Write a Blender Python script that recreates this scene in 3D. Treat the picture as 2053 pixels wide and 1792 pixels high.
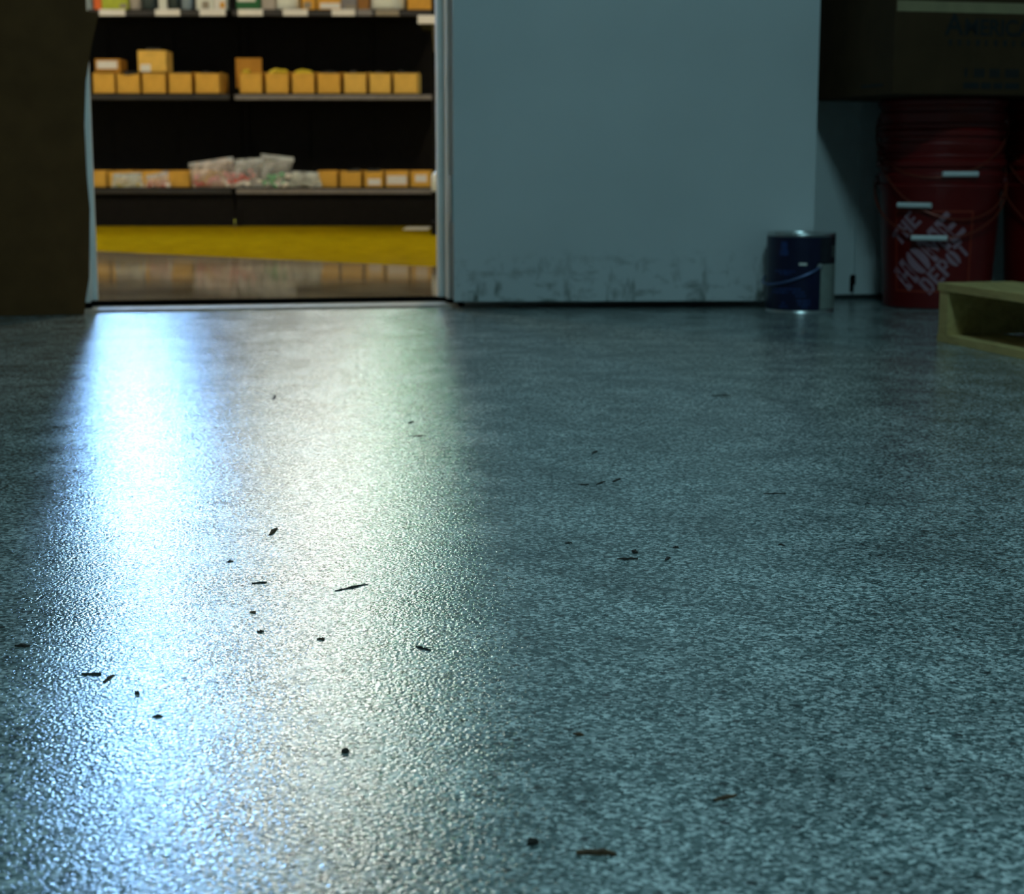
import bpy, bmesh, math, random
from mathutils import Vector, Matrix, noise

for o in list(bpy.data.objects):
    bpy.data.objects.remove(o, do_unlink=True)
SC = bpy.context.scene
COL = SC.collection
R = math.radians

# ------------------------------------------------------------------ camera
F, CX, CY, H = 3400.0, 1026.5, 896.0, 0.345          # focal length in pixels of the 2053 x 1792 frame
PITCH = math.atan(560.0 / F)
cam_d = bpy.data.cameras.new('camera')
cam = bpy.data.objects.new('camera', cam_d)
COL.objects.link(cam)
cam.location = (0, 0, H)
cam.rotation_euler = (math.pi / 2 - PITCH, 0, 0)
cam_d.sensor_fit = 'HORIZONTAL'
cam_d.sensor_width = 36.0
cam_d.lens = F / 2053.0 * 36.0
cam_d.clip_start = 0.02
cam_d.dof.use_dof = True
cam_d.dof.focus_distance = 1.42
cam_d.dof.aperture_fstop = 12.0
SC.camera = cam

# ------------------------------------------------------------------ world, exposure, light strengths
SC.view_settings.view_transform = 'Standard'
SC.view_settings.look = 'None'
SC.view_settings.exposure = 0.0
SC.view_settings.gamma = 1.0
SC.view_settings.use_curve_mapping = False
SC.cycles.adaptive_threshold = 0.03
SC.cycles.max_bounces = 4
SC.cycles.diffuse_bounces = 3
SC.cycles.glossy_bounces = 2
SC.cycles.transparent_max_bounces = 6
world = bpy.data.worlds.new('world')
SC.world = world
world.use_nodes = True
world.node_tree.nodes['Background'].inputs[0].default_value = (0.25, 0.45, 0.55, 1)
world.node_tree.nodes['Background'].inputs[1].default_value = 0.02

L_FRONT = ((0.47, 0.90, 1.0), 76.0)       # cool tube over the front room
L_WARM = ((1.0, 0.86, 0.62), 60.0)        # store room tubes
L_BLUE = ((0.28, 0.56, 1.0), 145.0)       # cold tubes at the far end of the store room
L_WHITE = ((0.95, 1.0, 0.90), 34.0)     # neutral panels behind the shelves
L_GREEN = ((0.10, 1.0, 0.45), 10.0)       # green indicator panel


def ray(px, py):
    cp, sp = math.cos(PITCH), math.sin(PITCH)
    a, b = px - CX, CY - py
    return Vector((a, F * cp + b * sp, -F * sp + b * cp))


def at(px, py, Y):
    r = ray(px, py)
    return Vector((0, 0, H)) + r * (Y / r.y)


def ground(px, py):
    r = ray(px, py)
    return Vector((0, 0, H)) + r * (-H / r.z)


# ------------------------------------------------------------------ materials
def mk(name):
    m = bpy.data.materials.new(name)
    m.use_nodes = True
    nt = m.node_tree
    return m, nt, nt.nodes['Principled BSDF']


def nd(nt, t, **kw):
    n = nt.nodes.new(t)
    for k, v in kw.items():
        if k.startswith('i_'):
            key = k[2:]
            n.inputs[int(key) if key.isdigit() else key.replace('_', ' ')].default_value = v
        else:
            setattr(n, k, v)
    return n


def ramp(nt, fac, stops):
    r = nt.nodes.new('ShaderNodeValToRGB')
    els = r.color_ramp.elements
    while len(els) < len(stops):
        els.new(0.5)
    for e, (p, c) in zip(els, stops):
        e.position = p
        e.color = (c[0], c[1], c[2], 1) if not isinstance(c, float) else (c, c, c, 1)
    nt.links.new(fac, r.inputs[0])
    return r


def simple(name, col, rough=0.5, metal=0.0, var=0.15, scale=30.0, bump=0.0, spec=0.5):
    m, nt, b = mk(name)
    tc = nd(nt, 'ShaderNodeTexCoord')
    n = nd(nt, 'ShaderNodeTexNoise', i_Scale=scale, i_Detail=4.0)
    nt.links.new(tc.outputs['Object'], n.inputs['Vector'])
    lo = tuple(c * (1 - var) for c in col)
    hi = tuple(min(1, c * (1 + var)) for c in col)
    r = ramp(nt, n.outputs['Fac'], [(0.3, lo), (0.7, hi)])
    nt.links.new(r.outputs[0], b.inputs['Base Color'])
    b.inputs['Roughness'].default_value = rough
    b.inputs['Metallic'].default_value = metal
    b.inputs['Specular IOR Level'].default_value = spec
    if bump:
        bp = nd(nt, 'ShaderNodeBump', i_Strength=0.6, i_Distance=bump)
        nt.links.new(n.outputs['Fac'], bp.inputs['Height'])
        nt.links.new(bp.outputs[0], b.inputs['Normal'])
    return m


def emitter(name, lc):
    m, nt, b = mk(name)
    b.inputs['Base Color'].default_value = (0.8, 0.8, 0.8, 1)
    b.inputs['Emission Color'].default_value = (*lc[0], 1)
    b.inputs['Emission Strength'].default_value = lc[1]
    return m


def floor_material():
    m, nt, b = mk('flake_epoxy')
    L = nt.links.new
    tc = nd(nt, 'ShaderNodeTexCoord')
    P = tc.outputs['Object']
    # warped coordinates so that the flakes are ragged
    wn = nd(nt, 'ShaderNodeTexNoise', noise_dimensions='2D', i_Scale=560.0, i_Detail=0.0)
    L(P, wn.inputs['Vector'])
    wm = nd(nt, 'ShaderNodeVectorMath', operation='MULTIPLY_ADD')
    L(wn.outputs['Color'], wm.inputs[0])
    wm.inputs[1].default_value = (0.003, 0.003, 0.0)
    L(P, wm.inputs[2])
    v = nd(nt, 'ShaderNodeTexVoronoi', voronoi_dimensions='2D', i_Scale=420.0)
    L(wm.outputs[0], v.inputs['Vector'])
    sep = nd(nt, 'ShaderNodeSeparateColor')
    L(v.outputs['Color'], sep.inputs[0])
    flake = ramp(nt, sep.outputs[0], [(0.0, (0.028, 0.06, 0.06)), (0.35, (0.145, 0.195, 0.195)),
                                      (0.7, (0.37, 0.42, 0.42)), (1.0, (0.80, 0.85, 0.85))])
    n2 = nd(nt, 'ShaderNodeTexNoise', noise_dimensions='2D', i_Scale=9.0, i_Detail=4.0, i_Roughness=0.65)
    L(P, n2.inputs['Vector'])
    wear = ramp(nt, n2.outputs['Fac'], [(0.35, (0.72, 0.72, 0.72)), (0.65, (1.12, 1.12, 1.12))])
    mx = nd(nt, 'ShaderNodeMix', data_type='RGBA', blend_type='MULTIPLY')
    mx.inputs[0].default_value = 1.0
    L(flake.outputs[0], mx.inputs[6])
    L(wear.outputs[0], mx.inputs[7])
    # dark specks trodden into the coat
    v2 = nd(nt, 'ShaderNodeTexVoronoi', voronoi_dimensions='2D', i_Scale=22.0)
    L(wm.outputs[0], v2.inputs['Vector'])
    sp = ramp(nt, v2.outputs['Distance'], [(0.0, 0.15), (0.05, 0.25), (0.075, 1.0)])
    mx2 = nd(nt, 'ShaderNodeMix', data_type='RGBA', blend_type='MULTIPLY')
    mx2.inputs[0].default_value = 1.0
    L(mx.outputs[2], mx2.inputs[6])
    L(sp.outputs[0], mx2.inputs[7])
    L(mx2.outputs[2], b.inputs['Base Color'])
    rr = ramp(nt, n2.outputs['Fac'], [(0.3, 0.12), (0.7, 0.2)])
    L(rr.outputs[0], b.inputs['Roughness'])
    b.inputs['Specular IOR Level'].default_value = 1.0
    # pebbly surface of the coat
    bn = nd(nt, 'ShaderNodeTexNoise', noise_dimensions='2D', i_Scale=330.0, i_Detail=1.5, i_Roughness=0.5)
    L(P, bn.inputs['Vector'])
    bp = nd(nt, 'ShaderNodeBump', i_Strength=1.0, i_Distance=0.00042)
    L(bn.outputs['Fac'], bp.inputs['Height'])
    L(bp.outputs[0], b.inputs['Normal'])
    return m


def glossy_floor(name, c0, c1, r0, r1, scale, bump):
    m, nt, b = mk(name)
    L = nt.links.new
    tc = nd(nt, 'ShaderNodeTexCoord')
    n = nd(nt, 'ShaderNodeTexNoise', i_Scale=scale, i_Detail=5.0, i_Roughness=0.6)
    L(tc.outputs['Object'], n.inputs['Vector'])
    r = ramp(nt, n.outputs['Fac'], [(0.3, c0), (0.7, c1)])
    L(r.outputs[0], b.inputs['Base Color'])
    rr = ramp(nt, n.outputs['Fac'], [(0.3, r0), (0.7, r1)])
    L(rr.outputs[0], b.inputs['Roughness'])
    b.inputs['Specular IOR Level'].default_value = 0.3
    bp = nd(nt, 'ShaderNodeBump', i_Strength=0.5, i_Distance=bump)
    L(n.outputs['Fac'], bp.inputs['Height'])
    L(bp.outputs[0], b.inputs['Normal'])
    return m


def door_material():
    m, nt, b = mk('scuffed_door_paint')
    L = nt.links.new
    tc = nd(nt, 'ShaderNodeTexCoord')
    P = tc.outputs['Object']
    sx = nd(nt, 'ShaderNodeSeparateXYZ')
    L(P, sx.inputs[0])
    mp = nd(nt, 'ShaderNodeMapping')
    mp.inputs['Scale'].default_value = (14, 14, 30)
    L(P, mp.inputs['Vector'])
    n = nd(nt, 'ShaderNodeTexNoise', i_Scale=1.0, i_Detail=6.0, i_Roughness=0.62)
    L(mp.outputs[0], n.inputs['Vector'])
    mp2 = nd(nt, 'ShaderNodeMapping')
    mp2.inputs['Scale'].default_value = (30, 30, 11)
    L(P, mp2.inputs['Vector'])
    n2 = nd(nt, 'ShaderNodeTexNoise', i_Scale=1.0, i_Detail=5.0, i_Roughness=0.6)
    L(mp2.outputs[0], n2.inputs['Vector'])
    # kicked and mopped band along the bottom of the leaf
    band = ramp(nt, sx.outputs[2], [(0.0, 1.0), (0.06, 0.75), (0.125, 0.35), (0.15, 0.0)])
    s1 = ramp(nt, n.outputs['Fac'], [(0.52, 0.0), (0.70, 0.9)])
    s2 = ramp(nt, n2.outputs['Fac'], [(0.54, 0.0), (0.7, 0.9)])
    mxx = nd(nt, 'ShaderNodeMath', operation='MAXIMUM')
    L(s1.outputs[0], mxx.inputs[0])
    L(s2.outputs[0], mxx.inputs[1])
    mu = nd(nt, 'ShaderNodeMath', operation='MULTIPLY')
    L(mxx.outputs[0], mu.inputs[0])
    L(band.outputs[0], mu.inputs[1])
    ln = nd(nt, 'ShaderNodeTexNoise', i_Scale=2.5, i_Detail=3.0)
    L(P, ln.inputs['Vector'])
    base = ramp(nt, ln.outputs['Fac'], [(0.3, (0.60, 0.62, 0.63)), (0.7, (0.66, 0.68, 0.69))])
    mx = nd(nt, 'ShaderNodeMix', data_type='RGBA')
    L(mu.outputs[0], mx.inputs[0])
    L(base.outputs[0], mx.inputs[6])
    mx.inputs[7].default_value = (0.06, 0.075, 0.05, 1)
    L(mx.outputs[2], b.inputs['Base Color'])
    b.inputs['Roughness'].default_value = 0.42
    b.inputs['Specular IOR Level'].default_value = 0.35
    return m


def cardboard(name, col, rough=0.85):
    m, nt, b = mk(name)
    L = nt.links.new
    tc = nd(nt, 'ShaderNodeTexCoord')
    w = nd(nt, 'ShaderNodeTexWave', i_Scale=60.0, i_Distortion=0.6)
    w.bands_direction = 'X'
    L(tc.outputs['Object'], w.inputs['Vector'])
    n = nd(nt, 'ShaderNodeTexNoise', i_Scale=14.0, i_Detail=6.0)
    L(tc.outputs['Object'], n.inputs['Vector'])
    r = ramp(nt, n.outputs['Fac'], [(0.3, tuple(c * 0.85 for c in col)), (0.7, tuple(c * 1.12 for c in col))])
    L(r.outputs[0], b.inputs['Base Color'])
    b.inputs['Roughness'].default_value = rough
    b.inputs['Specular IOR Level'].default_value = 0.2
    bp = nd(nt, 'ShaderNodeBump', i_Strength=0.25, i_Distance=0.0006)
    L(w.outputs['Fac'], bp.inputs['Height'])
    L(bp.outputs[0], b.inputs['Normal'])
    return m


def wood(name, c0, c1):
    m, nt, b = mk(name)
    L = nt.links.new
    tc = nd(nt, 'ShaderNodeTexCoord')
    mp = nd(nt, 'ShaderNodeMapping')
    mp.inputs['Scale'].default_value = (40, 3, 40)
    L(tc.outputs['Object'], mp.inputs['Vector'])
    n = nd(nt, 'ShaderNodeTexNoise', i_Scale=1.0, i_Detail=7.0, i_Distortion=1.2)
    L(mp.outputs[0], n.inputs['Vector'])
    r = ramp(nt, n.outputs['Fac'], [(0.3, c0), (0.7, c1)])
    L(r.outputs[0], b.inputs['Base Color'])
    b.inputs['Roughness'].default_value = 0.75
    bp = nd(nt, 'ShaderNodeBump', i_Strength=0.5, i_Distance=0.001)
    L(n.outputs['Fac'], bp.inputs['Height'])
    L(bp.outputs[0], b.inputs['Normal'])
    return m


def film(name, col, cover):
    """clear plastic film: partly see-through, partly hazy and shiny"""
    m, nt, b = mk(name)
    L = nt.links.new
    b.inputs['Base Color'].default_value = (*col, 1)
    b.inputs['Roughness'].default_value = 0.28
    tr = nd(nt, 'ShaderNodeBsdfTransparent')
    tc = nd(nt, 'ShaderNodeTexCoord')
    n = nd(nt, 'ShaderNodeTexNoise', i_Scale=16.0, i_Detail=2.0)
    L(tc.outputs['Object'], n.inputs['Vector'])
    r = ramp(nt, n.outputs['Fac'], [(0.35, cover * 0.5), (0.65, min(1.0, cover * 1.5))])
    ms = nd(nt, 'ShaderNodeMixShader')
    L(r.outputs[0], ms.inputs[0])
    L(tr.outputs[0], ms.inputs[1])
    L(b.outputs[0], ms.inputs[2])
    L(ms.outputs[0], nt.nodes['Material Output'].inputs[0])
    return m


M = {}
M['floor'] = floor_material()
M['grey_floor'] = glossy_floor('worn_grey_concrete', (0.10, 0.075, 0.042), (0.26, 0.205, 0.125), 0.10, 0.2, 3.0, 0.004)
M['yellow_floor'] = glossy_floor('yellow_floor_paint', (0.19, 0.125, 0.0015), (0.29, 0.20, 0.003), 0.3, 0.5, 9.0, 0.003)
yb = M['yellow_floor'].node_tree.nodes['Principled BSDF']
yb.inputs['Specular IOR Level'].default_value = 0.0
yb.inputs['Coat Weight'].default_value = 0.10
yb.inputs['Coat Roughness'].default_value = 0.08
gb = M['grey_floor'].node_tree.nodes['Principled BSDF']
gb.inputs['Specular IOR Level'].default_value = 0.0
gb.inputs['Coat Weight'].default_value = 0.7
gb.inputs['Coat Roughness'].default_value = 0.06
M['door'] = door_material()
M['wall'] = simple('painted_plaster', (0.58, 0.62, 0.62), 0.7, var=0.05, scale=6, bump=0.0006)
M['store_wall'] = simple('store_room_plaster', (0.62, 0.60, 0.55), 0.8, var=0.05, scale=5)
M['ceiling'] = simple('ceiling_paint', (0.55, 0.56, 0.56), 0.9, var=0.04, scale=4)
M['dark_ceiling'] = simple('store_room_ceiling', (0.45, 0.43, 0.40), 0.9, var=0.05, scale=4)
M['jamb'] = simple('jamb_enamel', (0.88, 0.90, 0.89), 0.30, var=0.04, scale=12)
M['steel'] = simple('brushed_steel', (0.70, 0.71, 0.70), 0.32, metal=0.9, var=0.08, scale=40)
M['aluminium'] = simple('aluminium_sill', (0.30, 0.30, 0.27), 0.6, metal=0.0, var=0.15, scale=35, bump=0.0005)
M['rubber'] = simple('black_rubber', (0.006, 0.006, 0.006), 0.8, var=0.2, spec=0.0)
M['baseboard'] = simple('vinyl_base', (0.02, 0.025, 0.025), 0.5, var=0.2)
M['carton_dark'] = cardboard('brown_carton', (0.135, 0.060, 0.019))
M['carton_deep'] = cardboard('deep_brown_carton', (0.055, 0.029, 0.012))  # a deeper brown board than the tall carton
M['bin'] = cardboard('kraft_bin_board', (0.78, 0.44, 0.075))
M['bin_pale'] = cardboard('pale_kraft_board', (0.84, 0.52, 0.11))
M['bin_inner'] = cardboard('deep_kraft_board', (0.50, 0.24, 0.035))  # deeper brown kraft for the raised flap and labelled box
M['tape'] = simple('buff_tape', (0.30, 0.23, 0.12), 0.45, var=0.1)
M['ink'] = simple('black_ink', (0.006, 0.006, 0.007), 0.8, var=0.1)
M['red'] = simple('red_bucket_plastic', (0.15, 0.0022, 0.0018), 0.42, var=0.1, scale=8)
M['red_rib'] = simple('red_bucket_rim', (0.085, 0.002, 0.002), 0.35, var=0.1, scale=8)
M['orange_print'] = simple('orange_print', (0.30, 0.03, 0.012), 0.5, var=0.1)
M['white_print'] = simple('pale_print', (0.36, 0.20, 0.25), 0.5, var=0.05)
M['grip'] = simple('white_grip_plastic', (0.78, 0.80, 0.80), 0.4, var=0.05)
M['wire'] = simple('handle_wire', (0.22, 0.035, 0.015), 0.4, metal=0.3, var=0.1)
M['tin'] = simple('tin_plate', (0.55, 0.57, 0.57), 0.3, metal=0.9, var=0.1)
M['blue'] = simple('navy_can_label', (0.004, 0.006, 0.036), 0.35, var=0.15, scale=20)
M['blue_light'] = simple('light_blue_ink', (0.015, 0.04, 0.16), 0.45, var=0.15)
M['can_wire'] = simple('can_bail_wire', (0.12, 0.18, 0.38), 0.4, metal=0.3, var=0.1)
M['can_white'] = simple('can_white_panel', (0.26, 0.29, 0.26), 0.5, var=0.1)
M['can_black'] = simple('can_black_panel', (0.012, 0.012, 0.02), 0.4, var=0.1)
M['pallet'] = wood('raw_pallet_wood', (0.42, 0.29, 0.10), (0.62, 0.46, 0.18))
M['shelf'] = simple('black_shelf_enamel', (0.0075, 0.0066, 0.006), 0.7, var=0.2, spec=0.12)
M['shelf_lip'] = simple('grey_price_rail', (0.035, 0.032, 0.030), 0.4, var=0.2)
M['shelf_lip_pale'] = simple('pale_price_rail', (0.22, 0.20, 0.185), 0.35, var=0.15)
M['white_card'] = simple('white_card', (0.82, 0.80, 0.74), 0.6, var=0.04)
M['taupe_card'] = simple('taupe_card', (0.30, 0.26, 0.19), 0.6, var=0.06)
M['grey_card'] = simple('grey_card', (0.22, 0.21, 0.21), 0.6, var=0.06)
M['lime'] = simple('lime_pack', (0.45, 0.52, 0.03), 0.45, var=0.15)
M['orange_pack'] = simple('orange_pack', (0.85, 0.16, 0.02), 0.5, var=0.1)
M['bluegrey_pack'] = simple('blue_grey_pack', (0.20, 0.26, 0.28), 0.5, var=0.1)
M['dark_pack'] = simple('dark_green_pack', (0.02, 0.035, 0.03), 0.4, var=0.2)
M['green_pack'] = simple('green_pack', (0.01, 0.12, 0.03), 0.45, var=0.1)
M['bottle_white'] = simple('white_bottle', (0.75, 0.78, 0.68), 0.4, var=0.06)
M['taupe_pack'] = simple('taupe_pack', (0.42, 0.38, 0.32), 0.6, var=0.1)
M['brown_pack'] = simple('brown_pack', (0.30, 0.13, 0.02), 0.6, var=0.1)
M['amber_pack'] = simple('amber_pack', (0.72, 0.36, 0.03), 0.55, var=0.1)
M['cap_red'] = simple('red_pieces', (0.55, 0.03, 0.02), 0.4, var=0.15)
M['cap_white'] = simple('white_pieces', (0.82, 0.78, 0.72), 0.4, var=0.05)
M['cap_pink'] = simple('pink_pieces', (0.65, 0.28, 0.30), 0.45, var=0.1)
M['cap_green'] = simple('green_pieces', (0.05, 0.42, 0.16), 0.4, var=0.1)
M['cap_yellow'] = simple('yellow_pieces', (0.72, 0.55, 0.03), 0.4, var=0.1)
M['cap_black'] = simple('dark_fittings', (0.03, 0.03, 0.028), 0.35, var=0.3)
M['film'] = film('clear_bag_film', (0.86, 0.88, 0.85), 0.26)
M['film_warm'] = film('hazy_bag_film', (0.88, 0.76, 0.68), 0.32)
M['film_dense'] = film('milky_bag_film', (0.62, 0.66, 0.60), 0.6)
M['zip'] = film('zip_strip_film', (0.60, 0.66, 0.70), 0.62)
M['chip_dark'] = simple('dark_wood_chip', (0.022, 0.017, 0.011), 0.85, var=0.3, scale=300)
M['chip_brown'] = simple('brown_wood_chip', (0.085, 0.042, 0.015), 0.85, var=0.35, scale=300)
M['housing'] = simple('white_housing', (0.7, 0.7, 0.7), 0.5, var=0.03)
M['lamp_front'] = emitter('cool_tube', L_FRONT)
M['lamp_warm'] = emitter('warm_tube', L_WARM)
M['lamp_blue'] = emitter('cold_tube', L_BLUE)
M['lamp_white'] = emitter('white_tube', L_WHITE)
M['lamp_green'] = emitter('green_panel', L_GREEN)

# ------------------------------------------------------------------ mesh helpers
I4 = Matrix.Identity(4)


def T(x, y, z):
    return Matrix.Translation((x, y, z))


def RZ(d):
    return Matrix.Rotation(R(d), 4, 'Z')


def RY(d):
    return Matrix.Rotation(R(d), 4, 'Y')


def RX(d):
    return Matrix.Rotation(R(d), 4, 'X')


def box(bm, lo, hi, mx=I4, bevel=0.0):
    lo, hi = Vector(lo), Vector(hi)
    c, s = (lo + hi) / 2, hi - lo
    m = mx @ Matrix.Translation(c) @ Matrix.Diagonal((*s, 1))
    g = bmesh.ops.create_cube(bm, size=1.0, matrix=m)
    if bevel:
        es = list({e for v in g['verts'] for e in v.link_edges})
        bmesh.ops.bevel(bm, geom=es, offset=bevel, segments=2, affect='EDGES', profile=0.7)


def lathe(bm, prof, seg=48, mx=I4):
    rings = []
    for r, z in prof:
        rings.append([bm.verts.new(mx @ Vector((r * math.cos(2 * math.pi * k / seg), r * math.sin(2 * math.pi * k / seg), z)))
                      for k in range(seg)] if r > 1e-6 else [bm.verts.new(mx @ Vector((0, 0, z)))])
    for a, b in zip(rings, rings[1:]):
        for k in range(seg):
            j = (k + 1) % seg
            if len(a) == 1 and len(b) > 1:
                bm.faces.new((a[0], b[j], b[k]))
            elif len(b) == 1 and len(a) > 1:
                bm.faces.new((a[k], a[j], b[0]))
            elif len(a) > 1:
                bm.faces.new((a[k], a[j], b[j], b[k]))


def tube(bm, pts, r, seg=8):
    pts = [Vector(p) for p in pts]
    rings = []
    for i, p in enumerate(pts):
        d = (pts[min(i + 1, len(pts) - 1)] - pts[max(i - 1, 0)]).normalized()
        u = d.cross(Vector((0, 0, 1)))
        if u.length < 1e-3:
            u = d.cross(Vector((1, 0, 0)))
        u.normalize()
        w = d.cross(u).normalized()
        rings.append([bm.verts.new(p + (u * math.cos(2 * math.pi * k / seg) + w * math.sin(2 * math.pi * k / seg)) * r)
                      for k in range(seg)])
    for a, b in zip(rings, rings[1:]):
        for k in range(seg):
            j = (k + 1) % seg
            bm.faces.new((a[k], a[j], b[j], b[k]))
    bm.faces.new(rings[0][::-1])
    bm.faces.new(rings[-1])


def prism(bm, poly, depth, mx=I4):
    """extrude a polygon in local x-z along +y by depth"""
    a = [bm.verts.new(mx @ Vector((x, 0, z))) for x, z in poly]
    b = [bm.verts.new(mx @ Vector((x, depth, z))) for x, z in poly]
    n = len(poly)
    bm.faces.new(a)
    bm.faces.new(b[::-1])
    for i in range(n):
        j = (i + 1) % n
        bm.faces.new((a[j], a[i], b[i], b[j]))


def obj(name, bm, m, parent=None, smooth=False):
    bmesh.ops.recalc_face_normals(bm, faces=bm.faces[:])
    me = bpy.data.meshes.new(name)
    bm.to_mesh(me)
    bm.free()
    me.materials.append(M[m])
    if smooth:
        for p in me.polygons:
            p.use_smooth = True
        try:
            me.set_sharp_from_angle(angle=R(38))
        except Exception:
            pass
    o = bpy.data.objects.new(name, me)
    COL.objects.link(o)
    if parent is not None:
        o.parent = parent
    return o


def boxes(name, lst, m, parent=None, mx=I4, bevel=0.0):
    bm = bmesh.new()
    for lo, hi in lst:
        box(bm, lo, hi, mx, bevel)
    return obj(name, bm, m, parent)


def tag(o, label, cat, group=None, kind=None):
    o['label'] = label
    o['category'] = cat
    if group:
        o['group'] = group
    if kind:
        o['kind'] = kind
    return o


def thing(name, label, cat, loc=(0, 0, 0), rz=0.0, group=None):
    o = bpy.data.objects.new(name, None)
    o.empty_display_size = 0.05
    COL.objects.link(o)
    o.location = loc
    o.rotation_euler = (0, 0, R(rz))
    return tag(o, label, cat, group)


def struct(o, label, cat):
    return tag(o, label, cat, kind='structure')


def quad(name, pts, m):
    bm = bmesh.new()
    bm.faces.new([bm.verts.new(Vector(p)) for p in pts])
    return obj(name, bm, m)


# ------------------------------------------------------------------ room shell
YAW = 11.0                                   # the wall recedes to the right of the camera axis
PIV = ground(897, 613)                       # foot of the hinge-side jamb
WM = T(PIV.x, PIV.y, 0) @ RZ(YAW)            # wall frame: x along the wall, y into the store room
OPEN = 0.876                                 # doorway width
WT = 0.125                                   # wall thickness
ROOM_H, STORE_H = 2.95, 3.35
X0, X1, YB, YE = -4.6, 3.4, -3.2, 19.0


def wall_y(x, off=0.0):
    """world y of the wall's front face (plus off into the store room) at world x"""
    c, s = math.cos(R(YAW)), math.sin(R(YAW))
    return PIV.y + (x - PIV.x) * s / c + off / c


fl = quad('floor', [(X0, YB, 0), (X1, YB, 0), (X1, wall_y(X1, 0.06), 0), (X0, wall_y(X0, 0.06), 0)], 'floor')
struct(fl, 'speckled grey-teal flake epoxy floor with a pebbly gloss', 'floor')
YD = [(-6.0, 7.3), (0.0, 5.05), (4.0, 4.0)]
yA = ground(190, 513)
yB_ = ground(880, 553)
sl = (yB_.y - yA.y) / (yB_.x - yA.x)
yl = lambda x: yA.y + (x - yA.x) * sl
bf = quad('store_room_floor', [(X0, wall_y(X0, 0.06), 0), (X1, wall_y(X1, 0.06), 0), (X1, wall_y(X1, 0.3), 0),
                               (1.2, wall_y(1.2, 0.3), 0), (X0, yl(X0), 0)], 'grey_floor')
struct(bf, 'worn grey-brown glossy floor just past the doorway', 'floor')
yf = quad('yellow_floor', [(X0, yl(X0), 0), (1.2, wall_y(1.2, 0.3), 0), (X1, wall_y(X1, 0.3), 0), (X1, YE, 0), (X0, YE, 0)], 'yellow_floor')
struct(yf, 'yellow painted floor in front of the black shelving', 'floor')

HEAD = 2.06
w1 = boxes('wall_front', [((-4.8, 0, 0), (-OPEN - 0.045, WT, STORE_H)), ((0.045, 0, 0), (4.2, WT, STORE_H)),
                          ((-OPEN - 0.045, 0, HEAD + 0.045), (0.045, WT, STORE_H))], 'wall', mx=WM)
struct(w1, 'painted wall around the doorway, grey beside the red buckets', 'wall')
struct(boxes('wall_left', [((X0 - 0.1, YB, 0), (X0, YE, STORE_H))], 'store_wall'), 'plain painted side wall left of both rooms', 'wall')
struct(boxes('wall_right', [((X1, YB, 0), (X1 + 0.1, YE, STORE_H))], 'wall'), 'plain painted side wall right of both rooms', 'wall')
struct(boxes('wall_back', [((X0, YE, 0), (X1, YE + 0.1, STORE_H))], 'store_wall'), 'plain far wall of the store room', 'wall')
struct(boxes('wall_rear', [((X0, YB - 0.1, 0), (X1, YB, STORE_H))], 'wall'), 'plain wall behind the viewer', 'wall')
cl = quad('ceiling', [(X0, YB, ROOM_H), (X1, YB, ROOM_H), (X1, wall_y(X1), ROOM_H), (X0, wall_y(X0), ROOM_H)], 'ceiling')
struct(cl, 'flat ceiling of the front room', 'ceiling')
cs = quad('store_room_ceiling', [(X0, wall_y(X0, WT), STORE_H), (X1, wall_y(X1, WT), STORE_H), (X1, YE, STORE_H), (X0, YE, STORE_H)], 'dark_ceiling')
struct(cs, 'flat ceiling of the store room', 'ceiling')

# door frame: two jambs with stops and a head, one welded frame
fr = thing('door_frame', 'pale enamelled steel door frame around the bright doorway', 'door frame')
fr['kind'] = 'structure'
boxes('jamb', [((0, -0.012, 0.018), (0.045, WT + 0.012, HEAD)), ((-0.014, 0.05, 0.018), (0, 0.09, HEAD))], 'jamb', fr, WM, 0.003)
boxes('jamb', [((-OPEN - 0.045, -0.012, 0.022), (-OPEN, WT + 0.012, HEAD)), ((-OPEN, 0.05, 0.022), (-OPEN + 0.014, 0.09, HEAD))], 'jamb', fr, WM, 0.003)
boxes('frame_head', [((-OPEN - 0.045, -0.012, HEAD), (0.045, WT + 0.012, HEAD + 0.045))], 'jamb', fr, WM, 0.003)
boxes('jamb_foot', [((-OPEN - 0.04, -0.010, 0), (-OPEN + 0.002, WT, 0.022))], 'rubber', fr, WM)
boxes('jamb_foot', [((-0.002, -0.010, 0), (0.04, WT, 0.018))], 'rubber', fr, WM)

th = thing('door_sill', 'pale metal sill strip with a black strip for the shadowed gap across the doorway', 'door sill')
th['kind'] = 'structure'
bm = bmesh.new()
a0, a1 = -OPEN - 0.045, 0.02
pr = [(-0.055, 0.0), (-0.045, 0.006), (0.005, 0.009), (0.04, 0.009), (0.04, 0.0)]
A = [bm.verts.new(WM @ Vector((a0, y, z))) for y, z in pr]
B = [bm.verts.new(WM @ Vector((a1, y, z))) for y, z in pr]
bm.faces.new(A)
bm.faces.new(B[::-1])
for i in range(len(pr)):
    j = (i + 1) % len(pr)
    bm.faces.new((A[i], A[j], B[j], B[i]))
obj('sill_strip', bm, 'aluminium', th)
boxes('gap_shadow_strip', [((-OPEN, 0.04, 0.0), (0.0, 0.085, 0.019))], 'rubber', th, WM)  # black strip standing in for the shadowed gap behind the sill

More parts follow.
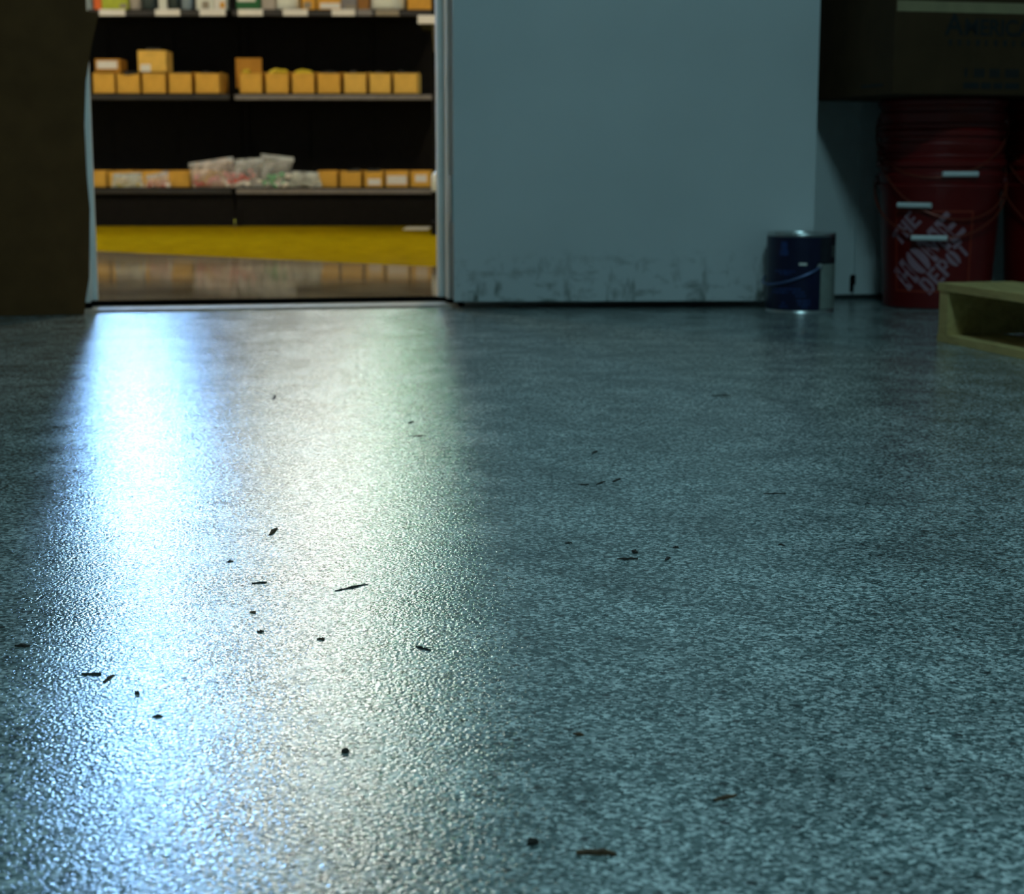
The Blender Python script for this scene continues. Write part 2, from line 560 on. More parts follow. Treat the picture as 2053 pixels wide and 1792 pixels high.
# door leaf, swung right open
hinge = at(910, 601, 4.19)
free = at(1628, 603, 4.225)
DW = math.hypot(free.x - hinge.x, free.y - hinge.y)
DA = math.degrees(math.atan2(free.y - hinge.y, free.x - hinge.x))
dr = thing('door_1', 'white door leaf swung open, scuffed along its lower edge', 'door', (hinge.x, hinge.y, 0), DA)
dr['kind'] = 'structure'
bm = bmesh.new()
box(bm, (0, 0, 0.018), (DW, 0.044, 2.04), bevel=0.002)
obj('door_leaf', bm, 'door', dr)
for z in (0.27, 1.05, 1.80):
    bm = bmesh.new()
    box(bm, (-0.003, 0.001, z - 0.057), (0.0, 0.043, z + 0.057))
    lathe(bm, [(0, z - 0.058), (0.006, z - 0.058), (0.006, z + 0.058), (0, z + 0.058)], 12, T(-0.004, 0.049, 0))
    obj('hinge', bm, 'steel', dr)
bm = bmesh.new()
lathe(bm, [(0, 0), (0.032, 0), (0.032, 0.008), (0.012, 0.012), (0.012, 0.035), (0.027, 0.042), (0.030, 0.058), (0.022, 0.070), (0, 0.072)],
      24, T(DW - 0.065, 0, 1.0) @ RX(90))
obj('door_knob', bm, 'steel', dr, True)

# base strip and the corner strip on the bit of wall right of the leaf
bl = boxes('baseboard_right', [((0.9, -0.004, 0.0), (3.4, 0.0, 0.014))], 'baseboard', mx=WM)
struct(bl, 'thin dark gap strip where the wall meets the floor beside the can', 'baseboard')
tp = at(1726, 560, 4.42)
ux = (tp.x - PIV.x) / math.cos(R(YAW))
tr = thing('trim_1', 'narrow grey corner strip with a black chip beside the buckets', 'trim')
tr['kind'] = 'structure'
boxes('corner_strip', [((ux - 0.004, -0.010, 0.014), (ux + 0.05, 0.0, 2.4))], 'wall', tr, WM, 0.002)
boxes('chip', [((ux - 0.0135, -0.003, 0.02), (ux - 0.004, 0.0, 0.062)), ((ux - 0.012, -0.011, 0.04), (ux - 0.002, -0.002, 0.066))], 'rubber', tr, WM)


# ------------------------------------------------------------------ lamps
def panel_lamp(name, label, x, y, z, length, m, along='y', w=0.24):
    t = thing(name, label, 'ceiling light', (x, y, z), 0 if along == 'y' else 90)
    boxes('housing', [((-w / 2 - 0.04, -length / 2 - 0.03, -0.05), (w / 2 + 0.04, length / 2 + 0.03, 0.0))], 'housing', t, bevel=0.008)
    bm = bmesh.new()
    b, h = 0.03, 0.06
    lo = [bm.verts.new((sx * (w / 2 - b), sy * (length / 2 - b), -0.05 - h)) for sx, sy in ((-1, -1), (1, -1), (1, 1), (-1, 1))]
    hi = [bm.verts.new((sx * w / 2, sy * length / 2, -0.05)) for sx, sy in ((-1, -1), (1, -1), (1, 1), (-1, 1))]
    bm.faces.new(lo[::-1])
    for k in range(4):
        q = (k + 1) % 4
        bm.faces.new((hi[k], lo[k], lo[q], hi[q]))
    bm.faces.new(hi)
    obj('diffuser', bm, m, t)
    return t


panel_lamp('ceiling_light', 'cool panel light on the front room ceiling', 0.5, 1.0, ROOM_H, 0.5, 'lamp_front', 'x')
panel_lamp('ceiling_light', 'warm panel light on the store room ceiling nearest the doorway', 0.5, 7.4, STORE_H, 1.2, 'lamp_warm')
panel_lamp('ceiling_light', 'warm panel light over the aisle before the shelves', -3.1, 7.8, STORE_H, 1.2, 'lamp_warm')
for k, yy in enumerate((12.4, 14.6)):
    panel_lamp('white_ceiling_light', ('nearer', 'farther')[k] + ' white panel light behind the middle of the shelves',
               ((570, 730)[k] - CX) / F * yy, yy, STORE_H, 1.6, 'lamp_white', w=0.5)
for k, yy in enumerate((12.6, 15.2)):
    panel_lamp('cold_ceiling_light', ('nearer', 'farther')[k] + ' cold blue panel light in the row behind the shelves',
               (262 - CX) / F * yy, yy, STORE_H, 1.6, 'lamp_blue', w=0.34)
g = thing('signal_lamp', 'green lit panel hung high behind the shelves', 'lamp', (-0.80, 12.2, 2.0))
boxes('housing', [((-0.2, 0, 0), (0.2, 0.05, 0.26))], 'housing', g, bevel=0.006)
boxes('lit_panel', [((-0.18, -0.004, 0.02), (0.18, 0, 0.24))], 'lamp_green', g)
boxes('hanger', [((-0.15, 0.02, 0.26), (-0.14, 0.03, STORE_H - 2.0)), ((0.14, 0.02, 0.26), (0.15, 0.03, STORE_H - 2.0))], 'steel', g)

# ------------------------------------------------------------------ tall carton at the left
YL = 3.965
prof_px = [(-190, 636), (168, 634), (171, 600), (177, 560), (178, 420), (172, 350), (168, 250), (171, 160), (181, 90), (193, 30), (192, 19),
           (171, 17), (170, 0), (170, -110), (-190, -110)]
tc = thing('tall_carton', 'tall dark brown carton bulging beside the doorway', 'carton', (0, 0, 0))
pts = [at(px, py, YL) for px, py in prof_px]
bm = bmesh.new()
poly = [(p.x - 0.013, max(p.z, 0.001)) for p in pts]
poly[0] = (poly[0][0], 0.001)
poly[1] = (poly[1][0], 0.001)
n = len(poly)
fa = [bm.verts.new((x, wall_y(x) - 0.105 + 0.004 * math.sin(9 * z), z)) for x, z in poly]
fb = [bm.verts.new((x - 0.045, wall_y(x) - 0.015, z)) for x, z in poly]
bm.faces.new(fa)
bm.faces.new(fb[::-1])
for i in range(n):
    j = (i + 1) % n
    bm.faces.new((fa[j], fa[i], fb[i], fb[j]))
obj('carton_body', bm, 'carton_dark', tc)
c0 = at(170, -110, YL)
bm = bmesh.new()
xl, xr, zt = poly[-1][0], poly[-2][0], poly[-1][1]
va = [(xl, zt), (xr, zt), (xr - 0.02, zt + 0.10), (xl, zt + 0.10)]
f1 = [bm.verts.new((x, wall_y(x) - 0.105 + 0.03 * (z - zt) * 10, z)) for x, z in va]
f2 = [bm.verts.new((x, wall_y(x) - 0.101 + 0.03 * (z - zt) * 10, z)) for x, z in va]
bm.faces.new(f1)
bm.faces.new(f2[::-1])
for i in range(4):
    j = (i + 1) % 4
    bm.faces.new((f1[j], f1[i], f2[i], f2[j]))
obj('top_flap', bm, 'carton_dark', tc)

# ------------------------------------------------------------------ paint can
ct = ground(1604, 622)
CR, CH = 0.0825, 0.19
can_y = 4.055 + CR
can_x = (1604.5 - CX) / F * (can_y * math.cos(PITCH) + 0.04)
can = thing('paint_can', 'navy blue gallon paint can with a white label panel', 'paint can', (can_x, can_y, 0))
bm = bmesh.new()
lathe(bm, [(0, 0.002), (CR - 0.003, 0.002), (CR, 0.0), (CR + 0.0015, 0.002), (CR, 0.006), (CR - 0.001, 0.007), (CR - 0.001, CH - 0.008),
           (CR, CH - 0.006), (CR + 0.0015, CH - 0.003), (CR, CH), (CR - 0.006, CH), (CR - 0.008, CH - 0.006), (CR - 0.014, CH - 0.007), (CR - 0.018, CH - 0.003),
           (CR - 0.022, CH - 0.006), (0, CH - 0.006)], 64)
obj('can_body', bm, 'tin', can, True)


def arc_patch(bm, a0, a1, z0, z1, r, seg=24, th=0.0006, z0b=None):
    """thin curved sheet on a cylinder; angles in degrees, 0 = toward the camera, positive = right"""
    V = []
    for k in range(seg + 1):
        a = R(a0 + (a1 - a0) * k / seg)
        s, c = math.sin(a), -math.cos(a)
        V.append([bm.verts.new((s * rr, c * rr, z)) for rr in (r, r + th) for z in (z0, z1)])
    for p, q in zip(V, V[1:]):
        bm.faces.new((p[2], q[2], q[3], p[3]))
        bm.faces.new((p[0], p[1], q[1], q[0]))
        bm.faces.new((p[1], p[3], q[3], q[1]))
        bm.faces.new((p[0], q[0], q[2], p[2]))
    for p in (V[0], V[-1]):
        bm.faces.new((p[0], p[2], p[3], p[1]))


bm = bmesh.new()
arc_patch(bm, -180, 180, 0.007, CH - 0.008, CR - 0.001, 72)
lab = obj('label_wrap', bm, 'blue', can, True)
bm = bmesh.new()
arc_patch(bm, 26, 78, 0.009, 0.117, CR - 0.0003, 16)
o = obj('white_panel', bm, 'can_white', lab, True)
bm = bmesh.new()
arc_patch(bm, 24, 80, 0.117, CH - 0.009, CR - 0.0003, 16)
o = obj('black_panel', bm, 'can_black', lab, True)
rnd = random.Random(4)
bm = bmesh.new()
for z in (0.135, 0.142, 0.149, 0.156):
    arc_patch(bm, 52 + rnd.uniform(0, 6), 72, z, z + 0.003, CR + 0.0001, 6, 0.0004)
obj('panel_print', bm, 'can_white', lab, True)
bm = bmesh.new()
for (a0, a1, z0, z1) in ((-44, -33, 0.150, 0.170), (-46, -31, 0.138, 0.151)):
    arc_patch(bm, a0, a1, z0, z1, CR - 0.0003, 6)
obj('emblem', bm, 'blue_light', lab, True)
bm = bmesh.new()
arc_patch(bm, -12, 1, 0.115, 0.121, CR - 0.0003, 6)
obj('white_mark', bm, 'white_card', lab, True)
bm = bmesh.new()
for z, a0, a1 in ((0.098, -56, -18), (0.092, -45, -25), (0.056, -65, -8), (0.048, -62, -30), (0.048, -22, -2), (0.040, -16, 0),
                  (0.028, -14, 8), (0.022, -40, -34), (0.020, -12, 8), (0.014, -44, -30), (0.013, -6, 6)):
    a = a0
    while a < a1 - 1:
        w = rnd.uniform(3, 9)
        arc_patch(bm, a, min(a + w, a1), z, z + 0.0045, CR - 0.0003, 4, 0.0005)
        a += w + rnd.uniform(1.5, 3)
obj('label_print', bm, 'blue_light', lab, True)['kind'] = 'stuff'
bm = bmesh.new()
P_ = []
for k in range(33):
    t = k / 32
    a = R(24 + (-168 - 24) * t)
    z = 0.112 - 0.044 * math.sin(math.pi * min(1, t * 1.02)) ** 0.9
    rr = CR + 0.004 + 0.004 * math.sin(math.pi * t)
    P_.append((math.sin(a) * rr, -math.cos(a) * rr, z))
tube(bm, P_, 0.0022, 8)
obj('bail_handle', bm, 'can_wire', can, True)
for a in (24, -168):
    bm = bmesh.new()
    lathe(bm, [(0, 0), (0.008, 0), (0.007, 0.004), (0.003, 0.006), (0, 0.006)], 16, RZ(a) @ T(0, -CR, 0.112) @ RX(90))
    obj('ear', bm, 'tin', can, True)

# ------------------------------------------------------------------ buckets
LET = {   # stencil letters on a 10 x 14 grid, as lists of convex polygons
    'T': [[(0, 11), (10, 11), (10, 14), (0, 14)], [(3.4, 0), (6.6, 0), (6.6, 10.4), (3.4, 10.4)]],
    'H': [[(0, 0), (3.6, 0), (3.6, 14), (0, 14)], [(6.4, 0), (10, 0), (10, 14), (6.4, 14)], [(3.9, 5.8), (6.1, 5.8), (6.1, 8.2), (3.9, 8.2)]],
    'E': [[(0, 0), (3.6, 0), (3.6, 14), (0, 14)], [(4, 11.4), (10, 11.4), (10, 14), (4, 14)], [(4, 5.8), (8.4, 5.8), (8.4, 8.2), (4, 8.2)], [(4, 0), (10, 0), (10, 2.6), (4, 2.6)]],
    'M': [[(0, 0), (3, 0), (3, 14), (0, 14)], [(9, 0), (13, 0), (13, 14), (9, 14)], [(3.2, 14), (3.2, 9), (5.8, 2.5), (5.8, 7.5)], [(6.1, 7.5), (6.1, 2.5), (8.8, 9), (8.8, 14)]],
    'P': [[(0, 0), (3.6, 0), (3.6, 14), (0, 14)], [(4, 11.6), (7.5, 11.6), (9, 14), (4, 14)], [(7.2, 11.4), (10, 12.5), (10, 7), (7.2, 8)], [(4, 5.5), (9, 5.5), (7.5, 7.8), (4, 7.8)]],
    'D': [[(0, 0), (3.6, 0), (3.6, 14), (0, 14)], [(4.2, 0), (7.5, 0), (9.4, 3), (4.2, 2.6)], [(7.0, 2.6), (10, 3.4), (10, 10.6), (7.0, 11.4)], [(4.2, 14), (4.2, 11.4), (9.4, 11), (7.5, 14)]],
    'O': [],
}
oo = []
for s in (-1, 1):
    for k in range(6):
        t0, t1 = math.pi * (0.06 + 0.88 * k / 6), math.pi * (0.06 + 0.88 * (k + 1) / 6)
        pt = lambda t, rx, ry: (5 + s * (0.5 + rx * math.sin(t)), 7 + ry * math.cos(t))
        oo.append([pt(t0, 0.6, 6.0), pt(t0, 5.0, 7.3), pt(t1, 5.0, 7.3), pt(t1, 0.6, 6.0)])
LET['O'] = oo


def bucket_radius(z, z0):
    t = (z - z0) / 0.365
    return 0.1315 + 0.0185 * t


def wrap(u, v, zc, z0, lift):
    """sheet point (u right, v up, metres) onto the bucket wall around height zc"""
    z = zc + v
    r = bucket_radius(z, z0) + lift
    a = u / 0.142
    return Vector((math.sin(a) * r, -math.cos(a) * r, z))


def text_on_bucket(bm, word, u0, v0, size, ang, gap, z0, zc, wide=1.0):
    s = size / 14.0
    ca, sa = math.cos(R(ang)), math.sin(R(ang))
    x = 0.0
    for ch in word:
        wd = 13 if ch == 'M' else 10
        for poly in LET[ch]:
            pts = []
            m_ = len(poly)
            for i in range(m_):
                p, q = poly[i], poly[(i + 1) % m_]
                for f in (0, 0.5):
                    pts.append((p[0] + (q[0] - p[0]) * f, p[1] + (q[1] - p[1]) * f))
            P3, Q3 = [], []
            for px, py in pts:
                lx, ly = (x + px) * s * wide, py * s
                u, v = u0 + lx * ca - ly * sa, v0 + lx * sa + ly * ca
                P3.append(bm.verts.new(wrap(u, v, zc, z0, 0.0012)))
                Q3.append(bm.verts.new(wrap(u, v, zc, z0, -0.0006)))
            c = sum((v.co for v in P3), Vector()) / len(P3)
            cv = bm.verts.new(c)
            for i in range(len(P3)):
                j = (i + 1) % len(P3)
                bm.faces.new((P3[i], P3[j], cv))
                bm.faces.new((P3[j], P3[i], Q3[i], Q3[j]))
        x += wd + gap


def make_bucket(loc, label, z0, az, grip_az, ear_z, drop, logo, grip=True, lid=False, turn=0, skew=0.0):
    t = thing('bucket', label, 'bucket', loc, turn, 'nested red buckets')
    z0 = 0.0
    bm = bmesh.new()
    pr = [(0, 0.004), (0.122, 0.004), (0.126, 0.0), (0.1315, 0.004)]
    for z in (0.09, 0.18, 0.285):
        pr.append((bucket_radius(z, 0), z))
    # two stiffening rings and the rolled rim
    for zb in (0.296, 0.324):
        rb = bucket_radius(zb, 0)
        pr += [(rb + 0.006, zb), (rb + 0.007, zb + 0.004), (rb + 0.006, zb + 0.008), (rb + 0.001, zb + 0.010)]
    rt = bucket_radius(0.365, 0)
    pr += [(rt, 0.345), (rt + 0.007, 0.349), (rt + 0.008, 0.360), (rt + 0.003, 0.366), (rt - 0.003, 0.364), (rt - 0.004, 0.345),
           (0.1315 - 0.003, 0.010), (0, 0.010)]
    lathe(bm, pr, 64)
    body = obj('bucket_body', bm, 'red', t, True)
    # bail wire with grip: from ear to ear, sagging over the front
    ra = bucket_radius(ear_z, 0) + 0.012
    W = []
    N = 48
    gz = ear_z - drop
    for k in range(N + 1):
        a = az - 92 + 184 * k / N
        s = math.sin(math.pi * k / N)
        z = ear_z - drop * s ** 0.8 + skew * math.sin(2 * math.pi * k / N)
        W.append((a, z))
    bm = bmesh.new()
    pts = []
    for a, z in W:
        rr = bucket_radius(z, 0) + 0.014
        pts.append((math.sin(R(a)) * rr, -math.cos(R(a)) * rr, z))
    tube(bm, pts, 0.0022, 8)
    h = obj('bail_handle', bm, 'wire', t, True)
    if grip:
        # grip slid along the wire to grip_az
        i = min(range(len(W)), key=lambda k: abs(W[k][0] - grip_az))
        a, z = W[i]
        rr = bucket_radius(z, 0) + 0.016
        c = Vector((math.sin(R(a)) * rr, -math.cos(R(a)) * rr, z))
        d = Vector((math.cos(R(a)), math.sin(R(a)), 0.0)).normalized()
        bm = bmesh.new()
        tube(bm, [c - d * 0.043, c - d * 0.041, c + d * 0.041, c + d * 0.043], 0.0068, 14)
        obj('grip', bm, 'grip', h, True)
    for s in (-1, 1):
        a = az + s * 92
        rr = bucket_radius(ear_z, 0)
        bm = bmesh.new()
        lathe(bm, [(0, 0), (0.016, 0), (0.014, 0.012), (0.006, 0.016), (0, 0.016)], 20, RZ(a) @ T(0, -rr + 0.002, ear_z) @ RX(90))
        obj('ear', bm, 'red_rib', t, True)
    if logo:
        zc = 0.142
        hw = 0.100
        bm = bmesh.new()
        for (u0, v0, u1, v1) in ((-hw, -hw, hw, -hw + 0.0045), (-hw, hw - 0.0045, hw, hw), (-hw, -hw, -hw + 0.0045, hw), (hw - 0.0045, -hw, hw, hw)):
            n_ = 16
            for i in range(n_):
                a = [(u0 + (u1 - u0) * f, v0) for f in (i / n_, (i + 1) / n_)] if u1 - u0 > v1 - v0 else [(u0, v0 + (v1 - v0) * i / n_), (u1, v0 + (v1 - v0) * i / n_)]
                b = [(u0 + (u1 - u0) * f, v1) for f in ((i + 1) / n_, i / n_)] if u1 - u0 > v1 - v0 else [(u1, v0 + (v1 - v0) * (i + 1) / n_), (u0, v0 + (v1 - v0) * (i + 1) / n_)]
                top = [bm.verts.new(wrap(u, v, zc, 0, 0.001)) for u, v in a + b]
                bot = [bm.verts.new(wrap(u, v, zc, 0, -0.0006)) for u, v in a + b]
                bm.faces.new(top)
                for p in range(4):
                    q = (p + 1) % 4
                    bm.faces.new((top[q], top[p], bot[p], bot[q]))
        obj('logo_frame', bm, 'orange_print', body)
        bm = bmesh.new()
        text_on_bucket(bm, 'THE', -0.083, 0.010, 0.042, 47, 2.2, 0, zc, 0.82)
        text_on_bucket(bm, 'HOME', -0.056, -0.098, 0.070, 47, 1.5, 0, zc, 0.86)
        text_on_bucket(bm, 'DEPOT', 0.000, -0.106, 0.044, 47, 2.0, 0, zc, 0.80)
        o = obj('logo_lettering', bm, 'white_print', body)
        o['label'] = 'pale stencil lettering reading THE HOME DEPOT'
    return t


bx, by = (1880 - CX) / F * 4.27, 4.295
NEST = 0.073
make_bucket((bx, by, 0.0), 'red bucket on the floor with the store logo square, bottom of its stack', 0, 6, 0, 0.312, 0.137, True, turn=-20)
make_bucket((bx, by, NEST), 'red bucket nested in the middle of the stack beside the paint can', 0, 6, -35, 0.312, 0.164, False, turn=0)
make_bucket((bx, by, 2 * NEST), 'red bucket topmost of the stack beside the paint can, under the printed carton', 0, -20, 3.5, 0.312, 0.137, False, turn=0)
b2x, b2y = bx + 0.325, by + 0.05
make_bucket((b2x, b2y, 0.0), 'red bucket on the floor behind the pallet, cut by the right edge', 0, -2, 10, 0.312, 0.150, True, turn=8)
make_bucket((b2x, b2y, NEST), 'red bucket nested second up in the stack at the right edge', 0, 10, 10, 0.312, 0.15, False)
make_bucket((b2x, b2y, 2 * NEST), 'red bucket topmost of the stack at the right edge', 0, -8, 19, 0.312, 0.145, False)

# ------------------------------------------------------------------ printed carton on the buckets
BOXZ = 0.366 + 2 * NEST + 0.001
fc = at(1789, 193, 3.995)
pc = thing('printed_carton', 'dark brown printed carton resting across the red buckets', 'carton', (fc.x, fc.y, BOXZ), 14.5)
bm = bmesh.new()
box(bm, (0, 0, 0), (0.56, 0.43, 0.34), bevel=0.004)
obj('carton_body', bm, 'carton_deep', pc)
tz = at(1900, 24, 4.02).z - BOXZ
boxes('tape_strip', [((0.004, -0.0015, tz), (0.556, 0.0, tz + 0.024))], 'tape', pc)
boxes('hand_slot', [((-0.0008, 0.05, 0.020), (0.0, 0.16, 0.026))], 'ink', pc)


def text_mesh(word, size, loc, mat, parent, name, xs=1.0):
    cu = bpy.data.curves.new(name, 'FONT')
    cu.body = word
    cu.size = size
    cu.extrude = 0.0004
    cu.offset = 0.0012
    to = bpy.data.objects.new(name, cu)
    COL.objects.link(to)
    dg = bpy.context.evaluated_depsgraph_get()
    me = bpy.data.meshes.new_from_object(to.evaluated_get(dg))
    bpy.data.objects.remove(to, do_unlink=True)
    me.materials.clear()
    me.materials.append(M[mat])
    o = bpy.data.objects.new(name, me)
    COL.objects.link(o)
    o.parent = parent
    o.location = loc
    o.rotation_euler = (math.pi / 2, 0, 0)
    o.scale = (xs, 1, 1)
    return o


text_mesh('A', 0.068, (0.128, -0.0006, 0.136), 'ink', pc, 'lettering')
text_mesh('MERICAN', 0.052, (0.176, -0.0006, 0.136), 'ink', pc, 'lettering', 0.95)
rnd = random.Random(9)
bm = bmesh.new()
for k in range(14):
    x = 0.138 + 0.0235 * k
    box(bm, (x, -0.0008, 0.112), (x + rnd.uniform(0.006, 0.010), 0.0, 0.125))
obj('small_print', bm, 'ink', pc)
bm = bmesh.new()
for x, w in ((0.182, 0.007), (0.207, 0.028), (0.247, 0.030), (0.288, 0.038)):
    k = 0
    while k < w - 0.004:
        box(bm, (x + k, -0.0008, 0.040), (x + min(k + 0.0075, w), 0.0, 0.060))
        k += 0.0092
for x, w in ((0.180, 0.040), (0.226, 0.026), (0.258, 0.024), (0.288, 0.038)):
    box(bm, (x, -0.0008, 0.014), (x + w, 0.0, 0.028))
obj('small_print', bm, 'ink', pc)

# ------------------------------------------------------------------ pallet
pcorner = ground(1878, 684)
PANG = math.degrees(math.atan2(-0.975, 0.222))           # local x runs along the visible face toward the camera
pl = thing('pallet', 'raw wooden pallet lying at the right edge', 'pallet', (pcorner.x, pcorner.y, 0), 0)
PM = RZ(PANG)                                             # local x: along the face; local y: away from it
# after the turn local +y points right and back
PLX, PLY = 1.2, 1.0
HB, HS = 0.016, 0.086
zb, zs, zt = 0.0, HB, HB + HS
rnd = random.Random(3)
yy = 0.0
for k, w in enumerate((0.165, 0.10, 0.10, 0.10, 0.10, 0.10, 0.165)):
    j = rnd.uniform(-0.003, 0.003)
    bm = bmesh.new()
    box(bm, (-0.004 + j, yy, zt), (PLX + j, yy + w, zt + HB + rnd.uniform(-0.001, 0.001)), PM, 0.0015)
    obj('deck_board', bm, 'pallet', pl)
    yy += w + (PLY - 0.83) / 6
for y0, w in ((0.0, 0.13), (0.43, 0.1), (0.87, 0.13)):
    bm = bmesh.new()
    box(bm, (0.0, y0, zb), (PLX, y0 + w, HB), PM, 0.0015)
    obj('bottom_board', bm, 'pallet', pl)
for x0 in (0.0, 0.58, 1.162):
    bm = bmesh.new()
    box(bm, (x0, 0.002, zs), (x0 + 0.038, PLY - 0.002, zt), PM, 0.0015)
    obj('stringer', bm, 'pallet', pl)

# ------------------------------------------------------------------ black shelving in the store room
SY = 10.2                                                # front of the base deck
bay_x = [at(467, 300, SY).x - 1.219, at(467, 300, SY).x]
BAYW = 1.216
z_base = at(500, 376, SY).z
z_mid = at(500, 187.5, SY + 0.03).z
z_top = at(500, 19, SY + 0.03).z
SHELF_TOP = 1.66
bay_names = ('black shelf bay left of the middle upright', 'black shelf bay right of the middle upright')
for bi, x0 in enumerate(bay_x):
    s = thing('shelf_unit', bay_names[bi], 'shelf', (x0, SY, 0), 0, 'black shelf bays beyond the doorway')
    boxes('back_sheet', [((0.0, 0.468, 0.03), (BAYW, 0.474, SHELF_TOP))], 'shelf', s)
    for k in range(3):
        bm = bmesh.new()
        a = 0.006 + k * (BAYW - 0.012) / 3
        box(bm, (a, 0.455, 0.16), (a + (BAYW - 0.012) / 3 - 0.004, 0.47, SHELF_TOP), bevel=0.001)
        obj('back_panel', bm, 'shelf', s)
    for xx in ((0.0,) if bi == 0 else (0.0, BAYW - 0.03)):
        bm = bmesh.new()
        box(bm, (xx, 0.43, 0), (xx + 0.03, 0.50, SHELF_TOP + 0.02))
        box(bm, (xx, 0.012, 0.0), (xx + 0.028, 0.45, 0.10))
        obj('upright', bm, 'shelf', s)
    boxes('kick_plate', [((0.008, 0.02, 0.0), (BAYW - 0.004, 0.032, z_base - 0.030))], 'shelf', s, bevel=0.001)
    for zi, (z, y0) in enumerate(((z_base, 0.0), (z_mid, 0.03), (z_top, 0.03))):
        sh = boxes('shelf_board', [((0.012, y0, z - 0.028), (BAYW - 0.012, 0.45, z))], 'shelf', s, bevel=0.002)
        boxes('price_rail', [((0.014, y0 - 0.008, z - 0.036), (BAYW - 0.014, y0, z - 0.007))], ('shelf_lip' if (zi == 2 or bi == 0) else 'shelf_lip_pale'), sh, bevel=0.002)


def px_x(px, Y, py=200):
    return at(px, py, Y).x


# price cards on the top rail
cards = [(199, 251, 'white_card', 'white price card on the top rail below the lime pack'),
         (311, 361, 'white_card', 'white price card at the middle of the top rail, left bay'),
         (400, 452, 'white_card', 'white price card on the top rail next to the middle upright, left bay'),
         (477, 527, 'white_card', 'white price card below the green pack, right bay'),
         (567, 617, 'white_card', 'white price card below the squat white pot, right bay'),
         (665, 712, 'white_card', 'white price card below the stacked small packs, right bay'),
         (716, 746, 'grey_card', 'small grey price card on the right bay top rail'),
         (753, 800, 'taupe_card', 'taupe price card below the white tub, right bay')]
for a, b, m, lb in cards:
    Y = SY + 0.03 - 0.010
    xa, xb = px_x(a, Y, 25), px_x(b, Y, 25)
    za, zb2 = at(300, 31.5, Y).z, at(300, 18.5, Y).z
    bm = bmesh.new()
    box(bm, (xa, Y - 0.0015, za), (xb, Y, zb2), bevel=0.0005)
    tag(obj('price_card', bm, m), lb, 'price card', 'price cards on the top shelf rail')


# kraft bin boxes -----------------------------------------------------------
def bin_box(label, xa, xb, Y, z, h, depth=0.30, front=0.62, back_flap=0.0, fill=None, label_card=None, mat='bin', group='kraft bin boxes', lidded=False, dip=0.0):
    t = thing('bin_box', label, 'bin box', ((xa + xb) / 2, Y, z), 0, group)
    w = xb - xa
    th_ = 0.004
    bm = bmesh.new()
    # open-topped bin, front lip lower than the sides
    box(bm, (-w / 2, 0, 0), (w / 2, depth, th_))
    if dip:
        prism(bm, [(-w / 2, 0), (w / 2, 0), (w / 2, h), (w / 4, h - dip * 0.6), (0, h - dip), (-w / 4, h - dip * 0.6), (-w / 2, h)], th_)
    else:
        box(bm, (-w / 2, 0, 0), (w / 2, th_, h))
    for sx in (-1, 1):
        x0 = -w / 2 if sx < 0 else w / 2 - th_
        a = [(0.0, 0.0), (depth, 0.0), (depth, h * 1.08), (0.05, h * 1.08), (0.0, h)]
        va = [bm.verts.new((x0, y, z_)) for y, z_ in a]
        vb = [bm.verts.new((x0 + th_, y, z_)) for y, z_ in a]
        bm.faces.new(va)
        bm.faces.new(vb[::-1])
        for i in range(5):
            j = (i + 1) % 5
            bm.faces.new((va[j], va[i], vb[i], vb[j]))
    obj('bin_body', bm, mat, t)
    boxes('back_wall', [((-w / 2, depth - th_, 0), (w / 2, depth, h * 1.08))], mat, t)
    if back_flap:
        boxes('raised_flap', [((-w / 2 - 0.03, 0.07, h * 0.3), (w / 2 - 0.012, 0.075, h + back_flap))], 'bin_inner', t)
    if label_card:
        a, b, c, d = label_card
        boxes('sticker', [((-w / 2 + a * w, -0.0012, c * h), (-w / 2 + b * w, 0, d * h))], 'white_card', t)
    if fill:
        rn = random.Random(hash(label) % 1000 if False else len(label) * 7 + int(xa * 1000) % 97)
        bm = bmesh.new()
        for k in range(9):
            px, py = rn.uniform(-w / 2 + 0.03, w / 2 - 0.03), rn.uniform(0.03, 0.12)
            r_ = rn.uniform(0.012, 0.018) * (1.35 if fill == 'cap_yellow' else 1.0)
            bmesh.ops.create_icosphere(bm, subdivisions=2, radius=r_, matrix=T(px, py, h + (0.008 if fill == 'cap_yellow' else 0.0) + rn.uniform(-0.006, 0.008)) @ Matrix.Diagonal((1.2, 1, 0.75, 1)))
        box(bm, (-w / 2 + 0.006, 0.006, h * 0.4), (w / 2 - 0.006, 0.18, h * 0.9))
        obj('contents', bm, fill, t, True)['kind'] = 'stuff'
    return t


